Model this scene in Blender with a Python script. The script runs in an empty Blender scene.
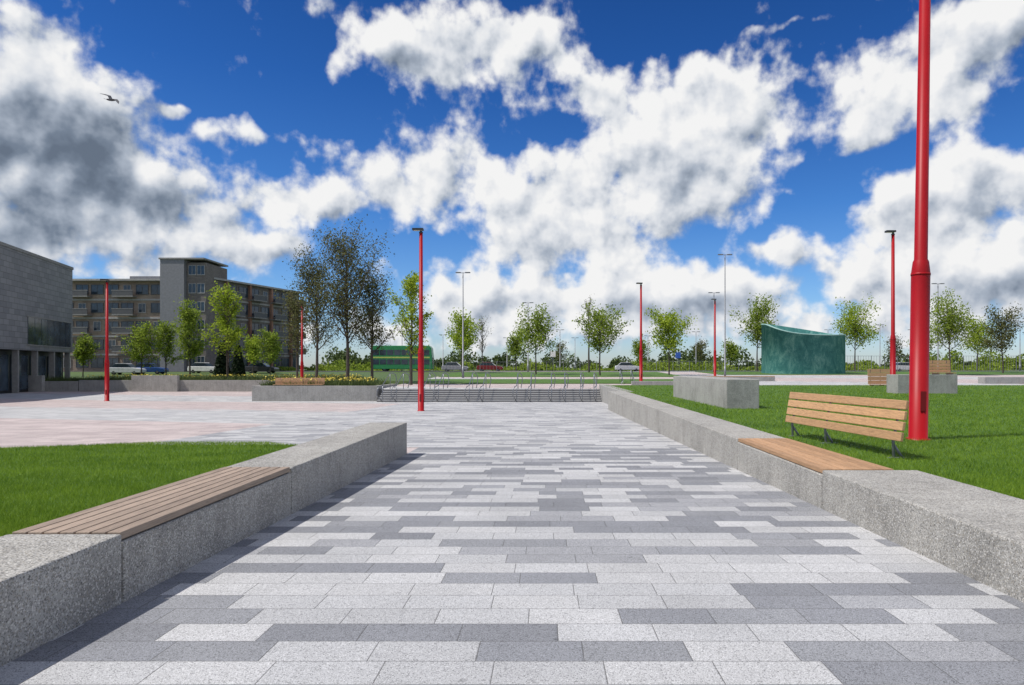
import bpy, math, random
import numpy as np
from mathutils import Vector, Matrix
R=math.radians
F=682.67; CH=1.5; CX=546; CY=368
scene=bpy.context.scene
col=scene.collection
random.seed(5)
# ---------------------------------------------------------------- node helper
class NT:
    def __init__(s,tree): s.t=tree; s.n=tree.nodes; s.l=tree.links
    def set(s,sock,v):
        if isinstance(v,bpy.types.NodeSocket): s.l.new(v,sock)
        elif v is not None:
            try: sock.default_value=v
            except Exception:
                if isinstance(v,(int,float)): sock.default_value=(v,v,v)
                else: sock.default_value=(*v,1)
    def m(s,op,a,b=None,c=None,clamp=False):
        x=s.n.new('ShaderNodeMath'); x.operation=op; x.use_clamp=clamp
        for i,v in enumerate((a,b,c)):
            if v is not None: s.set(x.inputs[i],v)
        return x.outputs[0]
    def v(s,op,a,b=None,c=None,out=0):
        x=s.n.new('ShaderNodeVectorMath'); x.operation=op
        for i,v in enumerate((a,b,c)):
            if v is not None: s.set(x.inputs[i],v)
        return x.outputs['Value'] if out else x.outputs[0]
    def comb(s,x,y,z=0.0):
        c=s.n.new('ShaderNodeCombineXYZ'); s.set(c.inputs[0],x); s.set(c.inputs[1],y); s.set(c.inputs[2],z); return c.outputs[0]
    def sep(s,v):
        c=s.n.new('ShaderNodeSeparateXYZ'); s.l.new(v,c.inputs[0]); return c.outputs
    def noise(s,vec,scale,detail=4,rough=.5,dist=0,out='Fac',dim='3D'):
        x=s.n.new('ShaderNodeTexNoise'); x.noise_dimensions=dim; x.inputs['Scale'].default_value=scale; x.inputs['Detail'].default_value=detail
        x.inputs['Roughness'].default_value=rough; x.inputs['Distortion'].default_value=dist
        if vec is not None: s.l.new(vec,x.inputs['Vector'])
        return x.outputs[out]
    def vor(s,vec,scale,out='Distance',detail=0,rough=.5,feature='F1',dim='3D',smooth=None):
        x=s.n.new('ShaderNodeTexVoronoi'); x.voronoi_dimensions=dim; x.feature=feature; x.inputs['Scale'].default_value=scale
        x.inputs['Detail'].default_value=detail; x.inputs['Roughness'].default_value=rough
        if smooth is not None: x.inputs['Smoothness'].default_value=smooth
        x.normalize=True
        if vec is not None: s.l.new(vec,x.inputs['Vector'])
        return x.outputs[out]
    def white(s,vec,dim='2D'):
        x=s.n.new('ShaderNodeTexWhiteNoise'); x.noise_dimensions=dim
        if dim=='1D': s.set(x.inputs['W'],vec)
        else: s.l.new(vec,x.inputs['Vector'])
        return x.outputs['Value']
    def ramp(s,f,stops,interp='LINEAR'):
        x=s.n.new('ShaderNodeValToRGB'); x.color_ramp.interpolation=interp; e=x.color_ramp.elements
        while len(e)<len(stops): e.new(.5)
        for el,(p,c) in zip(e,stops):
            el.position=p; el.color=(*c,1) if len(c)==3 else c
        s.set(x.inputs[0],f); return x.outputs[0]
    def mix(s,f,a,b,mode='MIX'):
        x=s.n.new('ShaderNodeMix'); x.data_type='RGBA'; x.blend_type=mode
        s.set(x.inputs[0],f)
        for sock,v in ((x.inputs[6],a),(x.inputs[7],b)):
            if isinstance(v,tuple): sock.default_value=(*v,1) if len(v)==3 else v
            else: s.l.new(v,sock)
        return x.outputs[2]
    def mr(s,v,a,b,c=0.,d=1.,interp='SMOOTHSTEP'):
        x=s.n.new('ShaderNodeMapRange'); x.interpolation_type=interp
        s.set(x.inputs[0],v)
        for i,k in enumerate((a,b,c,d)): x.inputs[i+1].default_value=k
        return x.outputs[0]
    def pos(s):
        return s.n.new('ShaderNodeNewGeometry').outputs['Position']
    def island(s):
        return s.n.new('ShaderNodeNewGeometry').outputs['Random Per Island']
    def obj(s): return s.n.new('ShaderNodeTexCoord').outputs['Object']
    def bump(s,h,strength=.3,dist=.01):
        x=s.n.new('ShaderNodeBump'); x.inputs['Strength'].default_value=strength; x.inputs['Distance'].default_value=dist
        s.l.new(h,x.inputs['Height']); return x.outputs[0]
def newmat(name):
    m=bpy.data.materials.new(name); m.use_nodes=True; t=NT(m.node_tree)
    b=m.node_tree.nodes['Principled BSDF']
    return m,t,b
def simple(name,c,rough=.5,metal=0,var=.15,scale=3.,bump=0,spec=.5):
    m,t,b=newmat(name)
    n=t.noise(t.obj(),scale,4,.6)
    lo=tuple(x*(1-var) for x in c); hi=tuple(min(1,x*(1+var)) for x in c)
    t.l.new(t.ramp(n,[(.3,lo),(.7,hi)]),b.inputs['Base Color'])
    b.inputs['Roughness'].default_value=rough; b.inputs['Metallic'].default_value=metal
    b.inputs['Specular IOR Level'].default_value=spec
    if bump: t.l.new(t.bump(n,bump,.01),b.inputs['Normal'])
    return m
def glassmat(name,c=(.02,.03,.04)):
    m,t,b=newmat(name)
    n=t.noise(t.obj(),.7,2,.5)
    t.l.new(t.ramp(n,[(.35,c),(.7,tuple(x*3 for x in c))]),b.inputs['Base Color'])
    b.inputs['Roughness'].default_value=.12; return m

def paving(name,bw,rh,stops,pink=None,joint=.0045,speck=.3):
    m,t,b=newmat(name)
    p=t.pos(); X,Y,Z=t.sep(p)
    ry=t.m('DIVIDE',Y,rh); row=t.m('FLOOR',ry); fy=t.m('FRACT',ry)
    off=t.white(t.m('ADD',row,.37),'1D')
    rx=t.m('ADD',t.m('DIVIDE',X,bw),t.m('MULTIPLY',off,1.0)); rx=t.m('ADD',rx,500.)
    c=t.m('FLOOR',rx); fx=t.m('FRACT',rx)
    r1=t.white(t.comb(t.m('ADD',c,.5),t.m('ADD',row,.5)))
    r2=t.white(t.comb(t.m('ADD',c,9.5),t.m('ADD',row,77.5)))
    # runs of same-tone blocks along a row
    run=t.m('FLOOR',t.m('DIVIDE',t.m('ADD',c,t.m('MULTIPLY',off,7.)),3.))
    rr=t.white(t.comb(t.m('ADD',run,33.5),t.m('ADD',row,11.5)))
    use=t.m('GREATER_THAN',r2,.42)
    r1=t.m('ADD',t.m('MULTIPLY',rr,use),t.m('MULTIPLY',r1,t.m('SUBTRACT',1.,use)))
    colr=t.ramp(r1,stops,'CONSTANT')
    if pink:
        zz=t.m('FRACT',t.m('DIVIDE',t.m('ADD',t.m('MULTIPLY',X,.3),Y),21.))
        isp=t.m('GREATER_THAN',t.m('ADD',zz,t.m('MULTIPLY',r2,.10)),.50)
        colr=t.mix(isp,colr,t.ramp(r1,pink,'CONSTANT'))
    tone=t.m('MULTIPLY_ADD',t.m('FRACT',t.m('MULTIPLY',r2,7.3)),.15,.925)
    sp=t.noise(p,220,2,.75); vv=t.sep(t.vor(p,180,'Color'))
    spv=t.m('MULTIPLY_ADD',t.m('SUBTRACT',sp,.5),speck*5.4,1.0)
    dark=t.m('MULTIPLY_ADD',t.m('LESS_THAN',vv[0],.18),-speck*1.6,1.0)
    lite=t.m('MULTIPLY_ADD',t.m('GREATER_THAN',vv[1],.84),speck*.9,1.0)
    st=t.noise(p,.7,6,.68); stv=t.m('MULTIPLY_ADD',t.m('SUBTRACT',st,.5),.5,1.)
    tot=t.m('MULTIPLY',t.m('MULTIPLY',tone,spv),t.m('MULTIPLY',t.m('MULTIPLY',dark,lite),stv))
    gd=t.vor(p,2.3,'Distance'); gs=t.m('LESS_THAN',gd,.028)
    tot=t.m('MULTIPLY',tot,t.m('MULTIPLY_ADD',gs,-.28,1.))
    tv=t.comb(tot,tot,tot)
    cc=t.mix(1.0,colr,tv,'MULTIPLY')
    dx=t.m('MULTIPLY',t.m('MINIMUM',fx,t.m('SUBTRACT',1.,fx)),bw)
    dy=t.m('MULTIPLY',t.m('MINIMUM',fy,t.m('SUBTRACT',1.,fy)),rh)
    d=t.m('MINIMUM',dx,dy)
    jw=t.m('MULTIPLY_ADD',t.noise(p,30,2,.5),joint*.8,joint*.3)
    j=t.m('LESS_THAN',d,jw)
    cc=t.mix(t.m('MULTIPLY',j,.75),cc,(.09,.09,.088))
    t.l.new(cc,b.inputs['Base Color']); b.inputs['Roughness'].default_value=.85; b.inputs['Specular IOR Level'].default_value=.3
    h=t.m('ADD',t.mr(d,joint*.3,joint*1.8),t.m('MULTIPLY',sp,.3))
    t.l.new(t.bump(h,.4,.004),b.inputs['Normal'])
    return m
M_path=paving('path_blocks',.58,.28,[(0,(.225,.232,.25)),(.26,(.26,.267,.283)),(.42,(.31,.315,.33)),(.50,(.42,.423,.43)),(.72,(.465,.466,.47))])
M_path2=paving('fine_blocks',.58,.28,[(0,(.29,.295,.31)),(.28,(.36,.363,.375)),(.48,(.46,.46,.465))],speck=.2)
M_plaza=paving('plaza_blocks',.6,.4,[(0,(.38,.38,.39)),(.35,(.44,.44,.44)),(.7,(.49,.487,.485))],pink=[(0,(.43,.365,.355)),(.5,(.49,.42,.405))],speck=.2)

def concrete(name,c,agg=.5,bumpy=.4,sc=100):
    m,t,b=newmat(name); p=t.pos()
    st=t.noise(p,1.3,7,.62); st2=t.noise(p,9,4,.6)
    base=t.ramp(t.m('ADD',t.m('MULTIPLY',st,.7),t.m('MULTIPLY',st2,.3)),[(.3,tuple(x*.66 for x in c)),(.5,c),(.72,tuple(x*1.2 for x in c))])
    vn=t.vor(p,sc,'Color'); vc=t.sep(vn)[0]; vd=t.vor(p,sc,'Distance')
    isl=t.m('MULTIPLY',t.mr(vd,.48,.28),t.m('GREATER_THAN',vc,.45))
    stone=t.ramp(vc,[(0,(.08,.08,.08)),(.63,(.15,.14,.125)),(.76,(.28,.25,.20)),(.87,(.62,.60,.56))],'CONSTANT')
    base=t.mix(t.m('MULTIPLY',isl,agg),base,stone)
    fine=t.noise(p,220,3,.7)
    base=t.mix(.4,base,t.ramp(fine,[(.3,(.3,.3,.3)),(.7,(.7,.7,.7))]),'OVERLAY')
    hv=t.vor(p,26,'Distance'); hc=t.sep(t.vor(p,26,'Color'))[1]
    hole=t.m('MULTIPLY',t.mr(hv,.13,.07),t.m('GREATER_THAN',hc,.55))
    base=t.mix(t.m('MULTIPLY',hole,.7),base,(.07,.065,.06))
    dr=t.noise(t.v('MULTIPLY',p,(5,5,.6)),1.6,4,.6)
    base=t.mix(.35,base,t.ramp(dr,[(.35,(.36,.36,.36)),(.6,(.55,.55,.55))]),'OVERLAY')
    t.l.new(base,b.inputs['Base Color']); b.inputs['Roughness'].default_value=.85; b.inputs['Specular IOR Level'].default_value=.3
    h=t.m('SUBTRACT',t.m('ADD',t.m('MULTIPLY',fine,.5),t.m('MULTIPLY',isl,.3)),hole)
    t.l.new(t.bump(h,bumpy,.005),b.inputs['Normal'])
    return m
M_conc=concrete('aggregate_concrete',(.37,.36,.335),.68,.5)
M_conc2=concrete('grey_concrete',(.34,.335,.32),.35)
mt,t,bs=newmat('granite_shaded_risers'); nz=t.sep(t.n.new('ShaderNodeNewGeometry').outputs['Normal'])[2]
t.l.new(t.mix(t.m('GREATER_THAN',nz,.5),(.11,.11,.115),(.42,.42,.42)),bs.inputs['Base Color']); bs.inputs['Roughness'].default_value=.8; M_steps=mt  # upright faces darker than treads: riser shade put into the colour
M_nose=simple('step_nosing',(.38,.38,.38),.7,0,.1,40)

def wood(name,c,axis=1):
    m,t,b=newmat(name); p=t.pos()
    s=[22,22,22]; s[axis]=1.2
    q=t.v('MULTIPLY',p,tuple(s))
    g=t.noise(q,3.2,6,.65,.6); g2=t.noise(q,14,3,.6)
    r=t.island()
    cc=t.ramp(t.m('ADD',t.m('MULTIPLY',g,.75),t.m('MULTIPLY',g2,.25)),[(.3,tuple(x*.5 for x in c)),(.5,c),(.7,tuple(min(1,x*1.3) for x in c))])
    k=t.m('MULTIPLY_ADD',r,.45,.78); cc=t.mix(1.,cc,t.comb(k,k,k),'MULTIPLY')
    t.l.new(cc,b.inputs['Base Color']); b.inputs['Roughness'].default_value=.65
    t.l.new(t.bump(g,.4,.005),b.inputs['Normal'])
    return m
M_woodgrey=wood('weathered_timber',(.32,.245,.185))
M_wood=wood('warm_timber',(.42,.25,.135))
M_woodp=wood('bench_timber',(.46,.275,.14))
M_woodx=wood('warm_timber_cross',(.42,.25,.14),0)
M_red=simple('red_paint',(.34,.004,.009),.45,0,.1,1.5,spec=.25)
M_redd=simple('dark_red_paint',(.2,.006,.01),.4,0,.1,3,spec=.3)
M_steel=simple('brushed_steel',(.24,.25,.27),.4,.7,.1,10)
M_galv=simple('galvanised_steel',(.22,.23,.25),.5,.5,.15,5)
M_dark=simple('dark_metal',(.03,.032,.035),.45,.3,.2,5)
M_black=simple('rubber',(.02,.02,.02),.8)
M_white=simple('white_paint',(.7,.7,.69),.4)
M_lens=simple('lamp_lens',(.6,.6,.55),.2)

def grassmat(name,a,b_,isl=False,trans=.35):
    m,t,b=newmat(name); p=t.pos()
    n=t.noise(p,.8,5,.65)
    if isl:
        f=t.m('ADD',t.m('MULTIPLY',n,.6),t.m('MULTIPLY',t.island(),.4))
    else:
        n2=t.noise(p,14,4,.7)
        f=t.m('ADD',t.m('MULTIPLY',n,.5),t.m('MULTIPLY',n2,.5))
    cc=t.ramp(f,[(.28,a),(.72,b_)])
    t.l.new(cc,b.inputs['Base Color']); b.inputs['Roughness'].default_value=.7
    if isl:
        b.inputs['Roughness'].default_value=.6; b.inputs['Specular IOR Level'].default_value=.25
        tr=t.n.new('ShaderNodeBsdfTranslucent'); t.l.new(cc,tr.inputs[0])
        mx=t.n.new('ShaderNodeMixShader'); mx.inputs[0].default_value=trans
        t.l.new(b.outputs[0],mx.inputs[1]); t.l.new(tr.outputs[0],mx.inputs[2])
        t.l.new(mx.outputs[0],t.n['Material Output'].inputs[0])
    else: t.l.new(t.bump(n2,.8,.03),b.inputs['Normal'])
    return m
M_lawn=grassmat('lawn_turf',(.04,.095,.010),(.095,.19,.018))
M_blade=grassmat('grass_blade',(.06,.15,.008),(.27,.40,.035),True)
M_field=grassmat('far_field',(.05,.09,.02),(.09,.14,.03))
M_leafB=grassmat('leaf_bright',(.17,.26,.015),(.48,.58,.06),True,.5)
M_leafM=grassmat('leaf_mid',(.12,.19,.02),(.36,.45,.06),True,.5)
M_leafD=grassmat('leaf_dark',(.05,.06,.02),(.20,.20,.065),True,.4)
M_leafX=grassmat('leaf_far',(.04,.065,.02),(.14,.19,.055),True)
M_con=grassmat('conifer',(.008,.02,.01),(.03,.05,.02),True)
M_yel=simple('daffodil_petal',(.75,.6,.08),.6)
M_bark=simple('bark',(.07,.058,.047),.9,0,.4,12,.5)
M_soil=simple('soil',(.06,.045,.03),.95,0,.4,6,.5)
M_asph=simple('asphalt',(.055,.055,.058),.85,0,.2,8)

# ---------------------------------------------------------------- mesh helper
class MB:
    def __init__(s): s.v=[];s.f=[];s.m=[];s.sm=[]
    def add(s,vs,fs,mi=0,smooth=False):
        o=len(s.v); s.v+= [tuple(v) for v in vs]
        for f in fs: s.f.append(tuple(i+o for i in f)); s.m.append(mi); s.sm.append(smooth)
    def box(s,x0,x1,y0,y1,z0,z1,mi=0,M=None):
        vs=[Vector((x,y,z)) for z in (z0,z1) for y in (y0,y1) for x in (x0,x1)]
        if M: vs=[M@v for v in vs]
        s.add(vs,[(0,2,3,1),(4,5,7,6),(0,1,5,4),(1,3,7,5),(3,2,6,7),(2,0,4,6)],mi)
    def tube(s,pts,rs,n=8,mi=0,cap=True):
        pts=[Vector(p) for p in pts]
        if not hasattr(rs,'__len__'): rs=[rs]*len(pts)
        vs=[];fs=[]
        up=None
        for i,p in enumerate(pts):
            d=(pts[min(i+1,len(pts)-1)]-pts[max(i-1,0)])
            if d.length<1e-9: d=Vector((0,0,1))
            d.normalize()
            if up is None or abs(up.dot(d))>.98:
                up=Vector((1,0,0)) if abs(d.x)<.8 else Vector((0,1,0))
            a=(up-d*up.dot(d)).normalized(); up=a; b=d.cross(a)
            for k in range(n):
                t=2*math.pi*k/n; vs.append(p+(a*math.cos(t)+b*math.sin(t))*rs[i])
        for i in range(len(pts)-1):
            for k in range(n):
                k2=(k+1)%n; fs.append((i*n+k,i*n+k2,(i+1)*n+k2,(i+1)*n+k))
        s.add(vs,fs,mi,True)
        if cap:
            o=len(s.v)-len(vs)
            s.f.append(tuple(o+k for k in range(n))[::-1]); s.m.append(mi); s.sm.append(False)
            e=o+(len(pts)-1)*n
            s.f.append(tuple(e+k for k in range(n))); s.m.append(mi); s.sm.append(False)
    def prof(s,poly,y0,y1,mi=0,plane='xz'):
        n=len(poly)
        if plane=='xz': vs=[(a,y0,b) for a,b in poly]+[(a,y1,b) for a,b in poly]
        else: vs=[(y0,a,b) for a,b in poly]+[(y1,a,b) for a,b in poly]
        fs=[tuple(range(n))[::-1],tuple(range(n,2*n))]+[(i,(i+1)%n,n+(i+1)%n,n+i) for i in range(n)]
        s.add(vs,fs,mi)
    def obj(s,name,mats,loc=(0,0,0),parent=None,bevel=0,rot=None):
        me=bpy.data.meshes.new(name); me.from_pydata(s.v,[],s.f)
        for m in mats: me.materials.append(m)
        me.polygons.foreach_set('material_index',s.m); me.polygons.foreach_set('use_smooth',s.sm)
        me.update()
        o=bpy.data.objects.new(name,me); col.objects.link(o); o.location=loc
        if rot: o.rotation_euler=rot
        if parent: o.parent=parent
        if bevel:
            b=o.modifiers.new('bevel','BEVEL'); b.width=bevel; b.segments=2; b.limit_method='ANGLE'
        return o
def empty(name,loc,rot=None):
    o=bpy.data.objects.new(name,None); col.objects.link(o); o.location=loc; o.empty_display_size=.3
    if rot: o.rotation_euler=rot
    return o
def tag(o,label,cat,group=None):
    o['label']=label; o['category']=cat
    if group: o['group']=group
    return o
def struct(o): o['kind']='structure'; return o
def copy_thing(o,loc,rz=None,sc=None):
    n=o.copy(); col.objects.link(n); n.location=loc
    if rz is not None: n.rotation_euler=(o.rotation_euler[0],o.rotation_euler[1],rz)
    if sc: n.scale=(sc,sc,sc) if not hasattr(sc,'__len__') else sc
    for ch in list(o.children):
        c=ch.copy(); col.objects.link(c); c.parent=n; c.matrix_parent_inverse=ch.matrix_parent_inverse
        for g in list(ch.children):
            gg=g.copy(); col.objects.link(gg); gg.parent=c
    return n
def px(x,Y): return (x-CX)/F*Y
def pz(y,Y): return CH-(y-CY)*Y/F
S=.019
def gz(Y): return -S*Y if Y<51 else -S*51
def tz(Y):
    return -.07+(min(max(Y,51.2),102)-51.2)*.02
def bz(Y):
    P=[(73.5,.1),(102,.88),(160,1.15),(3000,1.45)]
    if Y<73.5: return .1
    for (a,b),(c,d) in zip(P,P[1:]):
        if Y<=c: return b+(d-b)*(Y-a)/(c-a)
    return 1.45
def sheet(name,x0,x1,prof,mat,skirt=None):
    b=MB(); n=len(prof)
    vs=[(x0,y,z) for y,z in prof]+[(x1,y,z) for y,z in prof]
    b.add(vs,[(i,n+i,n+i+1,i+1) for i in range(n-1)])
    if skirt is not None:
        o=len(b.v)
        vs=[(x0,y,skirt) for y,z in prof]+[(x1,y,skirt) for y,z in prof]
        b.add([(x,y,z) for x,y,z in b.v]+vs,[])
        q=o; k=2*n
        for i in range(n-1):
            b.f.append((q+i,q+i+1,q+k+i+1,q+k+i)); b.m.append(0); b.sm.append(False)
            b.f.append((q+n+i+1,q+n+i,q+k+n+i,q+k+n+i+1)); b.m.append(0); b.sm.append(False)
        b.f.append((q,q+k,q+k+n,q+n)); b.m.append(0); b.sm.append(False)
    return struct(b.obj(name,[mat]))
# ---------------------------------------------------------------- ground
sheet('ground',-3000,3000,[(-300,-1.4),(73.2,-1.4),(73.5,.1),(102,.88),(160,1.15),(3000,1.45)],M_field)
sheet('plaza',-110,4.3,[(-14,.266),(51,-.969),(73.4,-.969)],M_plaza)
sheet('path',-2.86,3.23,[(-10,.19+.006),(15.4,-.2926+.006)],M_path)
sheet('far_path',-9.5,4.28,[(15.4,-.2926+.005),(48.8,-.9272+.005)],M_path2)
sheet('terrace',-12.6,150,[(51.2,-.07),(102,.95),(104,.95)],M_plaza,-1.3)
sheet('road',-400,400,[(106,.93),(118,.985)],M_asph)
sheet('lawn_strip',-12.3,14,[(60,tz(60)+.08),(69,tz(69)+.1)],M_lawn,-1)
sheet('lawn_strip',-12.3,16,[(78,tz(78)+.06),(98,tz(98)+.08)],M_lawn,-1)
sheet('lawn_strip',22,150,[(86,tz(86)+.06),(101,tz(101)+.05)],M_lawn,-1)
lawnR=sheet('lawn',4.05,90,[(-6,.255),(49.5,.255)],M_lawn,-1.2)
def ll_z(Y): 
    t=min(max((Y-6.5)/9.8,0),1); return .335-(t*t*(3-2*t)*.35+t*.65)*(.335+.315)
def ll_edge(Y):
    xr=-3.6 if Y<14 else -3.6-(Y-14)*1.2
    t=min(max((Y-9)/7.8,0),1); xl=-14+4.6*t**2.4
    return xl,xr
b=MB(); rows=[-4,0,4,6,7,8,9,10,11,12,13,13.6,14,14.6,15.2,15.8,16.3,16.7]; NC=10
for Y in rows:
    xl,xr=ll_edge(Y)
    for i in range(NC): b.v.append((xl+(xr-xl)*i/(NC-1),Y,ll_z(Y)))
for r in range(len(rows)-1):
    for i in range(NC-1):
        b.f.append((r*NC+i,r*NC+i+1,(r+1)*NC+i+1,(r+1)*NC+i)); b.m.append(0); b.sm.append(True)
base=len(b.v); n0=len(rows)
for r in range(n0): b.v.append((b.v[r*NC][0]-.15,b.v[r*NC][1],-.45))
for r in range(n0-1): b.f.append((r*NC,(r+1)*NC,base+r+1,base+r)); b.m.append(0); b.sm.append(False)
struct(b.obj('lawn',[M_lawn]))
rng=np.random.default_rng(3)
def tris_mesh(name,V,mat,nv=3,mats=None):
    n=len(V)//nv
    me=bpy.data.meshes.new(name); me.vertices.add(len(V)); me.vertices.foreach_set('co',V.astype(np.float32).ravel())
    me.loops.add(len(V)); me.loops.foreach_set('vertex_index',np.arange(len(V),dtype=np.int32))
    me.polygons.add(n); me.polygons.foreach_set('loop_start',np.arange(0,len(V),nv,dtype=np.int32))
    me.polygons.foreach_set('loop_total',np.full(n,nv,dtype=np.int32))
    me.materials.append(mat); me.update(calc_edges=True)
    return me
def blades(P,h,w):
    n=len(P); a=rng.uniform(0,2*np.pi,n); d=np.stack([np.cos(a),np.sin(a),np.zeros(n)],1)
    lean=rng.normal(0,.45,(n,2))*h[:,None]
    A=P-d*w[:,None]; B=P+d*w[:,None]; C=P.copy(); C[:,0]+=lean[:,0]; C[:,1]+=lean[:,1]; C[:,2]+=h*rng.uniform(.5,1.15,n)
    return np.stack([A,B,C],1).reshape(-1,3)
n=180000
Y=np.exp(rng.uniform(np.log(5.6),np.log(49),n)); u=rng.uniform(0,1,n)
xmax=.75*Y+.6; xm=np.where(Y<7.97,4.34,4.09); X=xm+(xmax-xm)*u; k=xmax>4.4; X=X[k];Y=Y[k]
P=np.stack([X,Y,np.full(len(X),.25)],1)
sc=np.clip(Y/9,.8,4)
me=tris_mesh('grass',blades(P,.04+.014*np.minimum(sc,2),.0028*sc),M_blade)
o=bpy.data.objects.new('grass',me); col.objects.link(o); o['kind']='stuff'; o['label']='short mown green grass blades of the lawn'
n=130000
Y=np.exp(rng.uniform(np.log(4.2),np.log(16.6),n)); xl=-.86*Y-.3
Xr=np.where(Y<14,-3.63,-3.63-(Y-14)*1.2); t=np.clip((Y-9)/7.8,0,1); xe=-14+4.6*t**2.4
X=Xr+(np.maximum(xl,xe)-Xr)*rng.uniform(0,1,n)
k=X<Xr; X=X[k];Y=Y[k]
P=np.stack([X,Y,np.array([ll_z(y) for y in Y])-.005],1); sc=np.clip(Y/9,.7,3)
me=tris_mesh('grass',blades(P,.04+.014*sc,.0028*sc),M_blade)
o=bpy.data.objects.new('grass',me); col.objects.link(o); o['kind']='stuff'; o['label']='short mown green grass blades of the sloping lawn'

# ---------------------------------------------------------------- seating walls
def seat_wall(name,x0,x1,ztop,joints,woodspan,mw,ns,label,wide=0):
    root=empty(name,((x0+x1)/2,joints[0],0)); ox,oy=root.location.x,root.location.y
    for a,c in zip(joints,joints[1:]):
        isw=abs(a-woodspan[0])<.01
        b=MB(); zt=ztop-(.055 if isw else 0)
        vs=[]
        g=.007; xe=x1+(wide if c<=woodspan[0]+.01 else 0)
        for yy in (a+g,c-g):
            zb=gz(yy)-.1
            vs+=[(x0-ox,yy-oy,zb),(xe-ox,yy-oy,zb),(xe-ox,yy-oy,zt),(x0-ox,yy-oy,zt)]
        b.add(vs,[(0,1,2,3),(7,6,5,4),(0,4,5,1),(1,5,6,2),(2,6,7,3),(3,7,4,0)])
        b.obj('concrete_block',[M_conc],parent=root,bevel=.014)
    b=MB(); a,c=woodspan; W=(x1-x0)-.02; w=W/ns
    for i in range(ns):
        xx=x0+.01+i*w; b.box(xx+.007-ox,xx+w-.007-ox,a+.006-oy,c-.006-oy,ztop-.045,ztop+.008)
    for k in range(4):
        yy=a+.3+(c-a-.6)*k/3; b.box(x0+.05-ox,x1-.05-ox,yy-.03-oy,yy+.03-oy,ztop-.056,ztop-.0455,1)
    b.obj('timber_seat',[mw,M_dark],parent=root,bevel=.004)
    tag(root,label,'seating wall')
seat_wall('seating_wall',-3.62,-2.85,.385,[-3.6,.9,4.6,7.65,14.0],(4.6,7.65),M_woodgrey,7,'long low concrete seating wall with weathered timber slats beside lawn')
seat_wall('seating_wall',3.22,4.08,.31,[-3.,2.5,7.97,11.5,15.4,20.2,25.2,30.2,35.4],(7.97,11.5),M_wood,7,'long pale concrete seating wall with warm timber slats along path',.25)
def block(x0,x1,y0,y1,z0,z1,label,name='concrete_block_seat',mat=None,bev=.02,cat='concrete block'):
    b=MB(); cx,cy=(x0+x1)/2,(y0+y1)/2
    b.box(x0-cx,x1-cx,y0-cy,y1-cy,0,z1-z0)
    return tag(b.obj(name,[mat or M_conc2],loc=(cx,cy,z0),bevel=bev),label,cat)
block(3.99,4.6,35.45,51.15,-1.1,.27,'low concrete retaining wall beside the steps','retaining_wall',cat='wall')
block(5.5,6.5,20.8,29.5,.2,1.16,'long raised pale concrete block standing on the lawn')
block(17.0,19.9,33,34.1,.2,1.18,'raised pale concrete block under a timber backrest')

# ---------------------------------------------------------------- bench (backrest type)
def bench(loc,L,rz,label,nsl=4):
    root=empty('park_bench',loc,(0,0,rz))
    b=MB()
    for i in range(nsl):
        z=.25+i*.143; x=.0+.024*i
        M=Matrix.Translation((x,0,z+.066))@Matrix.Rotation(R(10),4,'Y')
        b.box(-.022,.022,-L/2,L/2,-.061,.061,0,M)
    b.obj('backrest',[M_woodp],parent=root,bevel=.008)
    for y in (-L/2+.28,L*.12,L/2-.12):
        b=MB()
        b.tube([(.06,y,-.02),(.05,y,.24),(.165,y,.80)],[.022,.022,.016],6)
        b.tube([(.05,y,.2),(.2,y,-.02)],[.018,.018],6)
        b.box(-.02,.25,y-.04,y+.04,-.02,.012)
        b.obj('leg',[M_galv],parent=root)
    return tag(root,label,'bench')
bench((4.6,10.85,.255),3.42,R(5.9),'timber slatted bench back on grey metal legs behind seating wall')
# ---------------------------------------------------------------- red lamp posts
def lamp(loc,H=8.9,rz=0,lean=0,label='tall red lamp post with small spotlight head'):
    root=empty('lamp_post',loc,(0,lean,rz))
    b=MB()
    b.tube([(0,0,-.1),(0,0,.03),(0,0,.03),(0,0,2.88),(0,0,2.92),(0,0,3.10),(0,0,3.14),(0,0,H)],
           [.19,.19,.152,.152,.150,.128,.108,.085],20)
    b.tube([(0,0,2.86),(0,0,2.9)],[.158,.158],20)
    b.obj('pole',[M_red],parent=root)
    b=MB()
    b.tube([(0,0,H),(0,0,H+.12)],[.06,.06],10)
    b.box(-.42,.12,-.14,.14,H+.1,H+.2); b.box(-.36,.06,-.10,.10,H+.085,H+.0995,1)
    b.tube([(0,0,H-.05),(0,0,H+.02)],[.1,.1],12)
    b.obj('lamp_head',[M_dark,M_lens],parent=root,bevel=.01)
    b=MB(); b.box(-.05,.05,-.158,-.148,.5,.85); b.obj('access_door',[M_redd],parent=root,bevel=.004)
    return tag(root,label,'lamp post','red lamp posts around the square')
L0=lamp((px(918,11.9),11.9,.25),8.9,0,R(.9),'thick red lamp post standing on the lawn beside bench')
for x,Y,z,rz in [(421,34,None,0),(107,51,None,.2),(641,62,tz(62),.1),(893,39,.25,0),(715,80,tz(80),.3),(302,69,-.95,0)]:
    o=copy_thing(L0,(px(x,Y),Y,gz(Y) if z is None else z),rz); o.rotation_euler[1]=0
    o['label']='slim red lamp post standing on paving' if z!=.25 else 'red lamp post standing on the lawn edge'
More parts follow.
